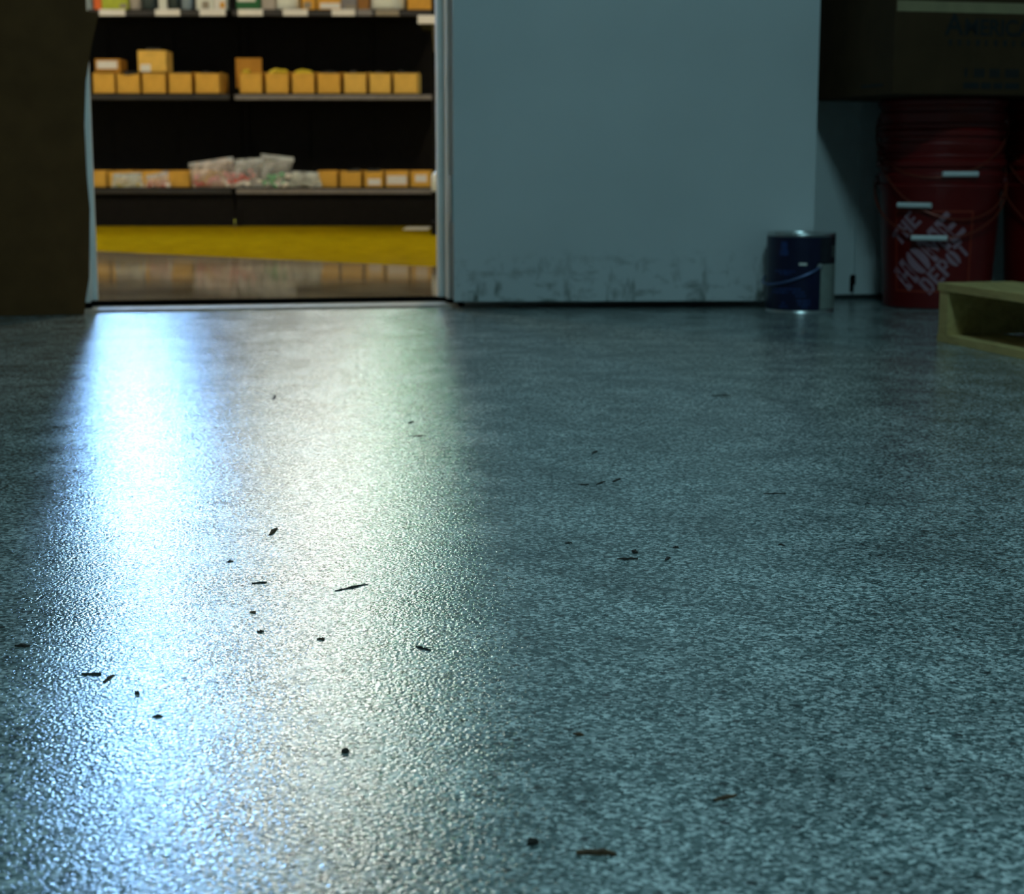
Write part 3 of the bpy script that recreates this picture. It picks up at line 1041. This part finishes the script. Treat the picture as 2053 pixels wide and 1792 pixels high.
Y2 = SY + 0.045
zl = z_mid
h_std = at(300, 147, Y2).z - zl
row2 = [
    (186, 231, 'kraft bin at the left jamb with a white-labelled box behind, middle shelf', dict()),
    (234, 281, 'kraft bin with a sagging front edge, middle shelf left bay', dict(dip=0.012, fill='cap_black')),
    (285, 333, 'kraft bin holding up the tall upper box, middle shelf left bay', dict()),
    (338, 385, 'kraft bin fourth from the left jamb, middle shelf', dict(fill='cap_black')),
    (391, 441, 'kraft bin last before the upright, middle shelf left bay', dict(fill='cap_black')),
    (480, 526, 'kraft bin with a raised brown flap and yellow bits, first after the upright', dict(back_flap=0.092, fill='cap_yellow')),
    (532, 579, 'kraft bin of yellow bits, second after the upright on the middle shelf', dict(fill='cap_yellow')),
    (585, 631, 'kraft bin of yellow bits, third after the upright on the middle shelf', dict(fill='cap_yellow')),
    (636, 683, 'kraft bin fourth after the upright on the middle shelf', dict(fill='cap_black')),
    (689, 735, 'pale kraft bin fifth after the upright on the middle shelf', dict(fill='cap_black', mat='bin_pale')),
    (740, 784, 'pale kraft bin sixth after the upright on the middle shelf', dict(fill='cap_black', mat='bin_pale')),
    (789, 838, 'pale kraft bin at the right end of the middle shelf', dict(fill='cap_black', mat='bin_pale')),
]
for a, b, lb, kw in row2:
    bin_box(lb, px_x(a, Y2, 170), px_x(b, Y2, 170), Y2, zl, h_std, group='kraft bins on the middle shelf', **kw)
# two cartons standing on the bins of the left bay
xa, xb = px_x(276.5, Y2, 120), px_x(333, Y2, 120)
ub = thing('stacked_box', 'tall plain kraft box standing on the bins with a small white sticker', 'box', ((xa + xb) / 2, Y2 - 0.004, zl + h_std * 1.085))
zt_ = at(300, 101, Y2).z - (zl + h_std * 1.085)
bm = bmesh.new()
box(bm, (-(xb - xa) / 2, 0.0, 0), ((xb - xa) / 2, 0.2, zt_), bevel=0.002)
obj('box_body', bm, 'bin_pale', ub)
boxes('sticker', [((-0.068, -0.0015, 0.000), (-0.008, 0, 0.042))], 'white_card', ub)
bm = bmesh.new()
for k in range(4):
    bmesh.ops.create_icosphere(bm, subdivisions=2, radius=0.014, matrix=T(-0.03 + 0.022 * k, 0.05, zt_ + 0.004))
obj('contents', bm, 'cap_black', ub, True)
xa, xb = px_x(186, Y2, 120), px_x(237, Y2, 120)
lb_ = thing('labelled_box', 'low kraft box with a wide white label by the left jamb, on the bins', 'box', ((xa + xb) / 2, Y2 + 0.05, zl + h_std * 1.085))
zt_ = at(210, 118, Y2 + 0.05).z - (zl + h_std * 1.085)
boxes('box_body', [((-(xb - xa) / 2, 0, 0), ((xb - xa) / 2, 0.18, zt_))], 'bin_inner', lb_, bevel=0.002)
boxes('label_card', [((-(xb - xa) / 2 + 0.012, -0.0015, 0.02), ((xb - xa) / 2 - 0.018, 0, zt_ - 0.012))], 'white_card', lb_)

# low bins on the base deck
Y3 = SY + 0.095
zd = z_base
h_low = at(300, 344, Y3).z - zd
row3 = [(170, 214, 'low kraft tray at the left jamb, bottom shelf', None), (216, 268, 'low kraft tray behind the yellow bag, bottom shelf', None),
        (270, 324, 'low kraft tray behind the pink bag, bottom shelf', None), (326, 382, 'low kraft tray left of the red bag, bottom shelf', None),
        (384, 436, 'low kraft tray hidden behind the red bag, bottom shelf', None),
        (636, 677, 'low kraft tray next to the flat milky bag, bottom shelf', None), (681, 725, 'low plain kraft tray fourth from the right end, bottom shelf', None),
        (729, 769, 'low kraft tray with a small white sticker, bottom shelf', (0.22, 0.85, 0.15, 0.55)),
        (772, 819, 'low kraft tray with a big white sticker, bottom shelf', (0.08, 0.92, 0.2, 0.75)),
        (822, 864, 'low kraft tray with a yellowed sticker at the right end, bottom shelf', (0.25, 0.8, 0.35, 0.8))]
for a, b, lb, st in row3:
    bin_box(lb, px_x(a, Y3, 360), px_x(b, Y3, 360), Y3, zd, h_low, depth=0.25, label_card=st, mat='bin', group='low kraft trays on the bottom shelf', fill='cap_black' if a in (681, 729) else None)


# zip bags -----------------------------------------------------------------
def zip_bag(label, pts, Y, z, thick, mat, bits, seed, lean=6.0):
    """pts: image outline (bottom-left, bottom-right, top-right, top-left) giving the bag's width, height and slant"""
    P = [at(px, py, Y) for px, py in pts]
    base = P[0].lerp(P[1], 0.5)
    t = thing('zip_bag', label, 'plastic bag', (base.x, Y, z), 0, 'zip bags on the bottom shelf')
    loc = [(p.x - base.x, max(p.z - z, 0.0)) for p in P]
    NU, NV = 14, 12
    rn = random.Random(seed)
    bm = bmesh.new()
    G = []
    for side in (-1, 1):
        g_ = []
        for j in range(NV + 1):
            v = j / NV
            rowv = []
            for i in range(NU + 1):
                u = i / NU
                x = (loc[0][0] * (1 - u) + loc[1][0] * u) * (1 - v) + (loc[3][0] * (1 - u) + loc[2][0] * u) * v
                zz = (loc[0][1] * (1 - u) + loc[1][1] * u) * (1 - v) + (loc[3][1] * (1 - u) + loc[2][1] * u) * v
                prof = (math.sin(math.pi * u) ** 0.6) * (math.sin(math.pi * min(1.0, 0.12 + v * 0.9)) ** 0.8 if v < 0.85 else 0.12)
                cr = noise.noise(Vector((u * 5 + seed, v * 5, side * 3.1))) * 0.012 * (0.3 + prof)
                y = side * (thick * 0.5 * prof + 0.001) + cr + math.tan(R(lean)) * zz
                rowv.append(bm.verts.new((x, y, zz)))
            g_.append(rowv)
        G.append(g_)
    for g_ in G:
        for j in range(NV):
            for i in range(NU):
                bm.faces.new((g_[j][i], g_[j][i + 1], g_[j + 1][i + 1], g_[j + 1][i]))
    obj('bag_film', bm, mat, t, True)
    # zip strip along the top
    bm = bmesh.new()
    va, vb = Vector((loc[3][0], math.tan(R(lean)) * loc[3][1], loc[3][1])), Vector((loc[2][0], math.tan(R(lean)) * loc[2][1], loc[2][1]))
    dn = Vector((0, 0, -0.026))
    o_ = Vector((0, -0.004, 0))
    q = [va + o_, vb + o_, vb + dn + o_, va + dn + o_]
    q2 = [p + Vector((0, 0.008, 0)) for p in q]
    A_ = [bm.verts.new(p) for p in q]
    B_ = [bm.verts.new(p) for p in q2]
    bm.faces.new(A_)
    bm.faces.new(B_[::-1])
    for i in range(4):
        j = (i + 1) % 4
        bm.faces.new((A_[j], A_[i], B_[i], B_[j]))
    obj('zip_strip', bm, 'zip', t)
    # contents, sunk to the bottom
    for (mname, cnt, u0, u1, v0, v1, rs) in bits:
        bm = bmesh.new()
        for k in range(cnt):
            u, v = rn.uniform(u0, u1), rn.uniform(v0, v1)
            x = (loc[0][0] * (1 - u) + loc[1][0] * u) * (1 - v) + (loc[3][0] * (1 - u) + loc[2][0] * u) * v
            zz = max(rs * 0.9, (loc[3][1] + loc[2][1]) / 2 * v)
            y = rn.uniform(-0.3, 0.3) * thick * 0.6 + math.tan(R(lean)) * zz
            mm = T(x, y, zz) @ RZ(rn.uniform(0, 180)) @ RX(rn.uniform(-60, 60)) 
            lathe(bm, [(0, -rs * 0.7), (rs * 0.8, -rs * 0.7), (rs, -rs * 0.5), (rs, rs * 0.5), (rs * 0.8, rs * 0.7), (0, rs * 0.7)], 12, mm)
        obj('contents', bm, mname, t, True)['kind'] = 'stuff'
    return t


zb_ = zd + 0.0005
zip_bag('small hazy bag of yellow caps on the bottom shelf near the left jamb', [(224, 378), (288, 378), (284, 346), (226, 348)], SY + 0.02, zb_, 0.05, 'film_dense',
        [('cap_yellow', 9, 0.15, 0.85, 0.0, 0.25, 0.011)], 1)
zip_bag('small pink bag lying between the yellow bag and the red bag', [(290, 377), (343, 377), (336, 342), (292, 352)], SY + 0.02, zb_, 0.05, 'film_warm',
        [('cap_red', 6, 0.15, 0.8, 0.0, 0.15, 0.010), ('cap_pink', 6, 0.1, 0.9, 0.1, 0.4, 0.012), ('cap_white', 2, 0.8, 0.95, 0.05, 0.2, 0.013)], 2)
zip_bag('wide clear bag with red pieces and a slanted top, left of the upright', [(387, 376), (470, 376), (466, 314), (377, 327)], SY + 0.03, zb_, 0.08, 'film_warm',
        [('cap_red', 12, 0.05, 0.95, 0.0, 0.2, 0.014), ('cap_pink', 12, 0.1, 0.9, 0.15, 0.5, 0.015), ('cap_white', 4, 0.6, 0.95, 0.1, 0.35, 0.016)], 3)
zip_bag('clear bag of red and white pieces in front of the upright', [(462, 377), (526, 377), (528, 316), (470, 319)], SY + 0.035, zb_, 0.07, 'film',
        [('cap_white', 7, 0.1, 0.95, 0.0, 0.2, 0.020), ('cap_red', 9, 0.05, 0.95, 0.2, 0.4, 0.016), ('cap_pink', 6, 0.05, 0.6, 0.4, 0.65, 0.015)], 4)
zip_bag('tallest clear bag of green and white pieces, right of the upright', [(524, 375), (577, 375), (588, 315), (522, 308)], SY + 0.02, zb_, 0.07, 'film',
        [('cap_white', 8, 0.1, 0.95, 0.05, 0.4, 0.019), ('cap_green', 9, 0.1, 0.9, 0.0, 0.45, 0.016)], 5)
zip_bag('flat milky bag lying right of the green and white bag', [(576, 374), (646, 374), (638, 345), (585, 343)], SY + 0.02, zb_, 0.05, 'film_dense',
        [('cap_white', 5, 0.2, 0.9, 0.0, 0.2, 0.012)], 6)

# top shelf goods (only their lower ends show under the picture's edge) --------
YT = SY + 0.07
zt3 = z_top + 0.0005


def pack(name, label, cat, a, b, h, m, d=0.12, top=None, band=None, yoff=0.0):
    xa, xb = px_x(a, YT, 10), px_x(b, YT, 10)
    t = thing(name, label, cat, ((xa + xb) / 2, YT + yoff, zt3))
    w = xb - xa
    bm = bmesh.new()
    box(bm, (-w / 2, 0, 0), (w / 2, d, h), bevel=0.004)
    obj('pack_body', bm, m, t)
    if band:
        (u0, u1, v0, v1, bmn) = band
        boxes('front_label', [((-w / 2 + u0 * w, -0.0015, v0), (-w / 2 + u1 * w, 0, v1))], bmn, t)
    boxes('top_seal', [((-w / 2 + 0.004, d / 2 - 0.003, h), (w / 2 - 0.004, d / 2 + 0.003, h + 0.02))], top or m, t)
    return t


def round_pot(name, label, cat, cx, r_px, h, m, neck=0.5, cap='white_card'):
    c = px_x(cx, YT + 0.06, 10)
    r = (px_x(cx + r_px, YT + 0.06, 10) - c)
    t = thing(name, label, cat, (c, YT + 0.06, zt3))
    bm = bmesh.new()
    lathe(bm, [(0, 0), (r * 0.86, 0), (r * 0.97, 0.008), (r, 0.02), (r, h * 0.75), (r * 0.9, h * 0.85), (r * neck, h * 0.92), (r * neck, h), (0, h)], 32)
    obj('pot_body', bm, m, t, True)
    bm = bmesh.new()
    lathe(bm, [(0, h), (r * neck * 1.12, h), (r * neck * 1.12, h + 0.03), (0, h + 0.032)], 24)
    obj('cap', bm, cap, t, True)
    return t


pack('blister_pack', 'blue-grey pack at the left end of the top shelf', 'pack', 150, 186, 0.18, 'bluegrey_pack', yoff=-0.02)
pack('carton_pack', 'narrow orange pack beside the lime pack on the top shelf', 'pack', 188, 203, 0.15, 'orange_pack')
pack('carton_pack', 'lime green pack on the top shelf, left bay', 'pack', 204, 256, 0.20, 'lime', band=(0.7, 0.97, 0.012, 0.035, 'taupe_card'))
round_pot('jar', 'pale taupe jar after the lime pack on the top shelf', 'jar', 271, 13, 0.13, 'taupe_pack')
round_pot('jar', 'dark green jar in the middle of the left bay top shelf', 'jar', 300, 14, 0.12, 'dark_pack', cap='dark_pack')
pack('carton_pack', 'pale grey upright pack between two dark jars on the top shelf', 'pack', 318, 334, 0.2, 'bottle_white', d=0.06)
round_pot('jar', 'dark jar right of the pale grey upright pack', 'jar', 348, 12, 0.12, 'dark_pack', cap='dark_pack')
round_pot('jar', 'small grey jar third from the middle upright on the top shelf', 'jar', 375, 11, 0.10, 'bluegrey_pack')
pack('carton_pack', 'cream pack with a taupe patch on the top shelf, left bay', 'pack', 393, 428, 0.2, 'bottle_white', band=(0.35, 0.75, 0.008, 0.05, 'taupe_card'))
pack('carton_pack', 'white pack with an amber mark beside the middle upright', 'pack', 429, 453, 0.2, 'white_card', band=(0.5, 0.9, 0.012, 0.045, 'amber_pack'))
pack('carton_pack', 'dark green pack with a pale top band, right bay top shelf', 'pack', 474, 522, 0.2, 'green_pack', band=(0.05, 0.8, 0.048, 0.075, 'bottle_white'))
pack('carton_pack', 'small taupe pack between the green pack and the white pot', 'pack', 525, 552, 0.16, 'taupe_pack')
round_pot('pot', 'squat white pot on the right bay top shelf', 'pot', 577, 25, 0.13, 'bottle_white', 0.6)
pack('carton_pack', 'amber pack with a pale patch beside the white pot', 'pack', 605, 632, 0.18, 'amber_pack', band=(0.15, 0.7, 0.01, 0.045, 'taupe_card'))
pack('carton_pack', 'amber pack with a white strip in the middle of the right bay', 'pack', 636, 683, 0.18, 'amber_pack', band=(0.12, 0.98, 0.008, 0.04, 'white_card'))
pack('carton_pack', 'slim grey pack with pale stripes on the right bay top shelf', 'pack', 684, 715, 0.2, 'grey_card', band=(0.3, 1.0, 0.01, 0.026, 'taupe_card'))
pack('carton_pack', 'brown pack beside the large white tub', 'pack', 717, 740, 0.2, 'brown_pack')
round_pot('tub', 'large white tub near the right end of the top shelf', 'tub', 777, 35, 0.14, 'bottle_white', 0.7)
pack('carton_pack', 'bright orange-yellow pack at the right end of the top shelf', 'pack', 817, 865, 0.2, 'amber_pack')

# ------------------------------------------------------------------ second rack, mostly behind the jamb
RYY = 9.0
rx = px_x(866, RYY)
rk = thing('side_rack', 'black rack end with a pale upper rail, half hidden by the jamb', 'rack', (rx, RYY, 0))
boxes('post', [((0.0, 0.0, 0.0), (0.035, 0.05, 1.55))], 'shelf', rk, bevel=0.002)
boxes('foot', [((-0.004, -0.14, 0.0), (0.036, 0.30, 0.07))], 'shelf', rk, bevel=0.004)
zr = at(860, 48, RYY - 0.15).z
sb_ = boxes('shelf_board', [((-0.055, -0.15, zr), (0.60, 0.25, zr + 0.012))], 'shelf', rk, bevel=0.002)
boxes('pale_rail', [((-0.062, -0.16, zr), (0.60, -0.15, zr + 0.042))], 'white_card', sb_, bevel=0.004)
bm = bmesh.new()
va = [(0.0, 0.0), (-0.05, -0.15), (0.0, -0.15)]
for y0 in (0.0,):
    a = [bm.verts.new((0.012, yy_, zz_)) for yy_, zz_ in ((-0.14, zr), (0.0, zr), (0.0, zr - 0.13))]
    b = [bm.verts.new((0.020, yy_, zz_)) for yy_, zz_ in ((-0.14, zr), (0.0, zr), (0.0, zr - 0.13))]
    bm.faces.new(a)
    bm.faces.new(b[::-1])
    for i in range(3):
        j = (i + 1) % 3
        bm.faces.new((a[j], a[i], b[i], b[j]))
obj('bracket', bm, 'taupe_card', rk)
zr2 = at(870, 384, RYY - 0.1).z
boxes('shelf_board', [((0.0, -0.14, zr2 - 0.02), (0.60, 0.25, zr2))], 'shelf', rk, bevel=0.002)
jc = at(884, 384, RYY - 0.07)
jr = thing('white_jug', 'rounded white jug on the low rack shelf beside the jamb', 'jug', (jc.x, RYY - 0.07, zr2 + 0.0005))
bm = bmesh.new()
lathe(bm, [(0, 0), (0.046, 0), (0.050, 0.008), (0.050, 0.06), (0.046, 0.085), (0.03, 0.102), (0.016, 0.108), (0, 0.108)], 28)
obj('jug_body', bm, 'bottle_white', jr, True)
bm = bmesh.new()
lathe(bm, [(0, 0.108), (0.018, 0.108), (0.018, 0.124), (0, 0.125)], 20)
obj('cap', bm, 'white_card', jr, True)
pm = ground(840, 458)
bm = bmesh.new()
box(bm, (pm.x - 0.08, pm.y - 0.22, 0.0), (pm.x + 0.06, pm.y + 0.18, 0.003), bevel=0.001)
tag(obj('paper_sheet', bm, 'white_card'), 'pale sheet on the yellow floor at the foot of the shelves', 'sheet')

# ------------------------------------------------------------------ litter on the front floor
litter = [   # pixel x, y, length px, thickness factor, angle on the picture, brown?, label
    (1195, 1712, 80, 1.3, -2, 1, 'largest brown wood splinter on the floor, lowest in the picture'),
    (1067, 1690, 16, 1.6, 60, 0, 'dark crumb left of the largest brown splinter'),
    (1455, 1600, 46, 0.9, 18, 1, 'thin brown splinter lying up and right of the largest one'),
    (1160, 1473, 22, 0.8, -12, 1, 'small dark sliver midway down the floor, right of the glare'),
    (1258, 1121, 42, 1.0, 0, 0, 'black chip in the middle of the bare teal floor'),
    (1273, 1107, 11, 1.2, -30, 0, 'crumb just above the middle black chip'),
    (1355, 1098, 12, 1.0, 0, 0, 'crumb two chip lengths right of the middle black chip'),
    (1338, 1121, 10, 1.0, 40, 0, 'tiny crumb level with the middle black chip'),
    (1567, 1093, 13, 1.0, -10, 0, 'lone crumb farthest right on the teal floor'),
    (1140, 1089, 15, 0.8, 0, 0, 'flat dark crumb left of the middle black chip'),
    (1553, 990, 46, 0.7, 2, 0, 'long dark chip toward the pallet side of the floor'),
    (1447, 793, 38, 1.1, 0, 0, 'dark chip nearest the open door and the paint can'),
    (1193, 907, 11, 1.2, 30, 0, 'round crumb on the floor below the middle of the door'),
    (1170, 972, 22, 0.8, 0, 0, 'first of three chips in a short row, left end'),
    (1205, 968, 18, 0.9, 25, 0, 'middle of three chips in a short row'),
    (1236, 963, 16, 0.9, 30, 0, 'last of three chips in a short row, right end'),
    (705, 1178, 68, 0.5, 15, 0, 'long thin twig slanting across the pale glare'),
    (520, 1169, 30, 0.6, 6, 0, 'short thin stick left of the long twig'),
    (548, 1066, 20, 1.3, 50, 1, 'brown crumb in the pale glare above the short stick'),
    (550, 797, 12, 1.3, 70, 0, 'dark crumb nearest the doorway sill'),
    (825, 847, 10, 1.1, 20, 0, 'crumb above the dark stick below the hinge jamb'),
    (838, 874, 33, 0.7, 0, 0, 'dark stick on the floor below the hinge jamb'),
    (45, 1296, 27, 1.1, -4, 0, 'dark chip at the left edge outside the blue glare'),
    (183, 1352, 40, 0.9, 0, 0, 'dark stick inside the blue glare'),
    (218, 1361, 24, 0.9, 42, 1, 'brown sliver tilted beside the stick in the blue glare'),
    (275, 1391, 9, 1.3, 0, 0, 'round crumb below the stick in the blue glare'),
    (316, 1437, 20, 0.7, 0, 0, 'flat crumb lowest in the blue glare'),
    (643, 1282, 16, 0.8, 0, 1, 'brown flake below the long twig'),
    (507, 1228, 12, 0.9, 0, 1, 'brown crumb between the short stick and the glare'),
    (522, 1267, 14, 0.9, 0, 0, 'dark crumb straight below the short stick'),
    (848, 1300, 30, 0.7, -20, 0, 'dark sliver at the right rim of the pale glare'),
    (692, 1507, 10, 1.4, 80, 0, 'round dark crumb low in the pale glare'),
    (462, 1126, 12, 0.8, 0, 0, 'tiny crumb up and left of the short stick'),
]
for k, (px, py, ln, tf, ang, br, lb) in enumerate(litter):
    p0 = ground(px - ln / 2 * math.cos(R(ang)), py + ln / 2 * math.sin(R(ang)) * 0.8)
    p1 = ground(px + ln / 2 * math.cos(R(ang)), py - ln / 2 * math.sin(R(ang)) * 0.8)
    d = p1 - p0
    Ls = min(d.length, 0.06)
    c = (p0 + p1) / 2
    rn = random.Random(k)
    wd = max(0.0013, 0.0019 * tf)
    bm = bmesh.new()
    N = 7
    rings = []
    for i in range(N):
        t = i / (N - 1)
        tp_ = (0.35 + 0.65 * math.sin(math.pi * min(max(t, 0.06), 0.94)) ** 0.5) * rn.uniform(0.75, 1.2)
        off = rn.uniform(-0.25, 0.25) * wd
        hh = wd * 0.85 * tp_
        x = (t - 0.5) * Ls
        w_ = wd * tp_
        rings.append([bm.verts.new((x, off - w_, 0.0002)), bm.verts.new((x, off + w_, 0.0002)),
                      bm.verts.new((x, off + w_ * 0.6, hh * rn.uniform(0.8, 1.2))), bm.verts.new((x, off - w_ * 0.6, hh * rn.uniform(0.8, 1.2)))])
    for a, b in zip(rings, rings[1:]):
        for i in range(4):
            j = (i + 1) % 4
            bm.faces.new((a[i], a[j], b[j], b[i]))
    bm.faces.new(rings[0][::-1])
    bm.faces.new(rings[-1])
    o = obj('wood_chip', bm, 'chip_brown' if br else 'chip_dark')
    o.location = (c.x, c.y, 0)
    o.rotation_euler = (0, 0, math.atan2(d.y, d.x))
    tag(o, lb, 'wood chip', 'wood chips and crumbs on the epoxy floor')
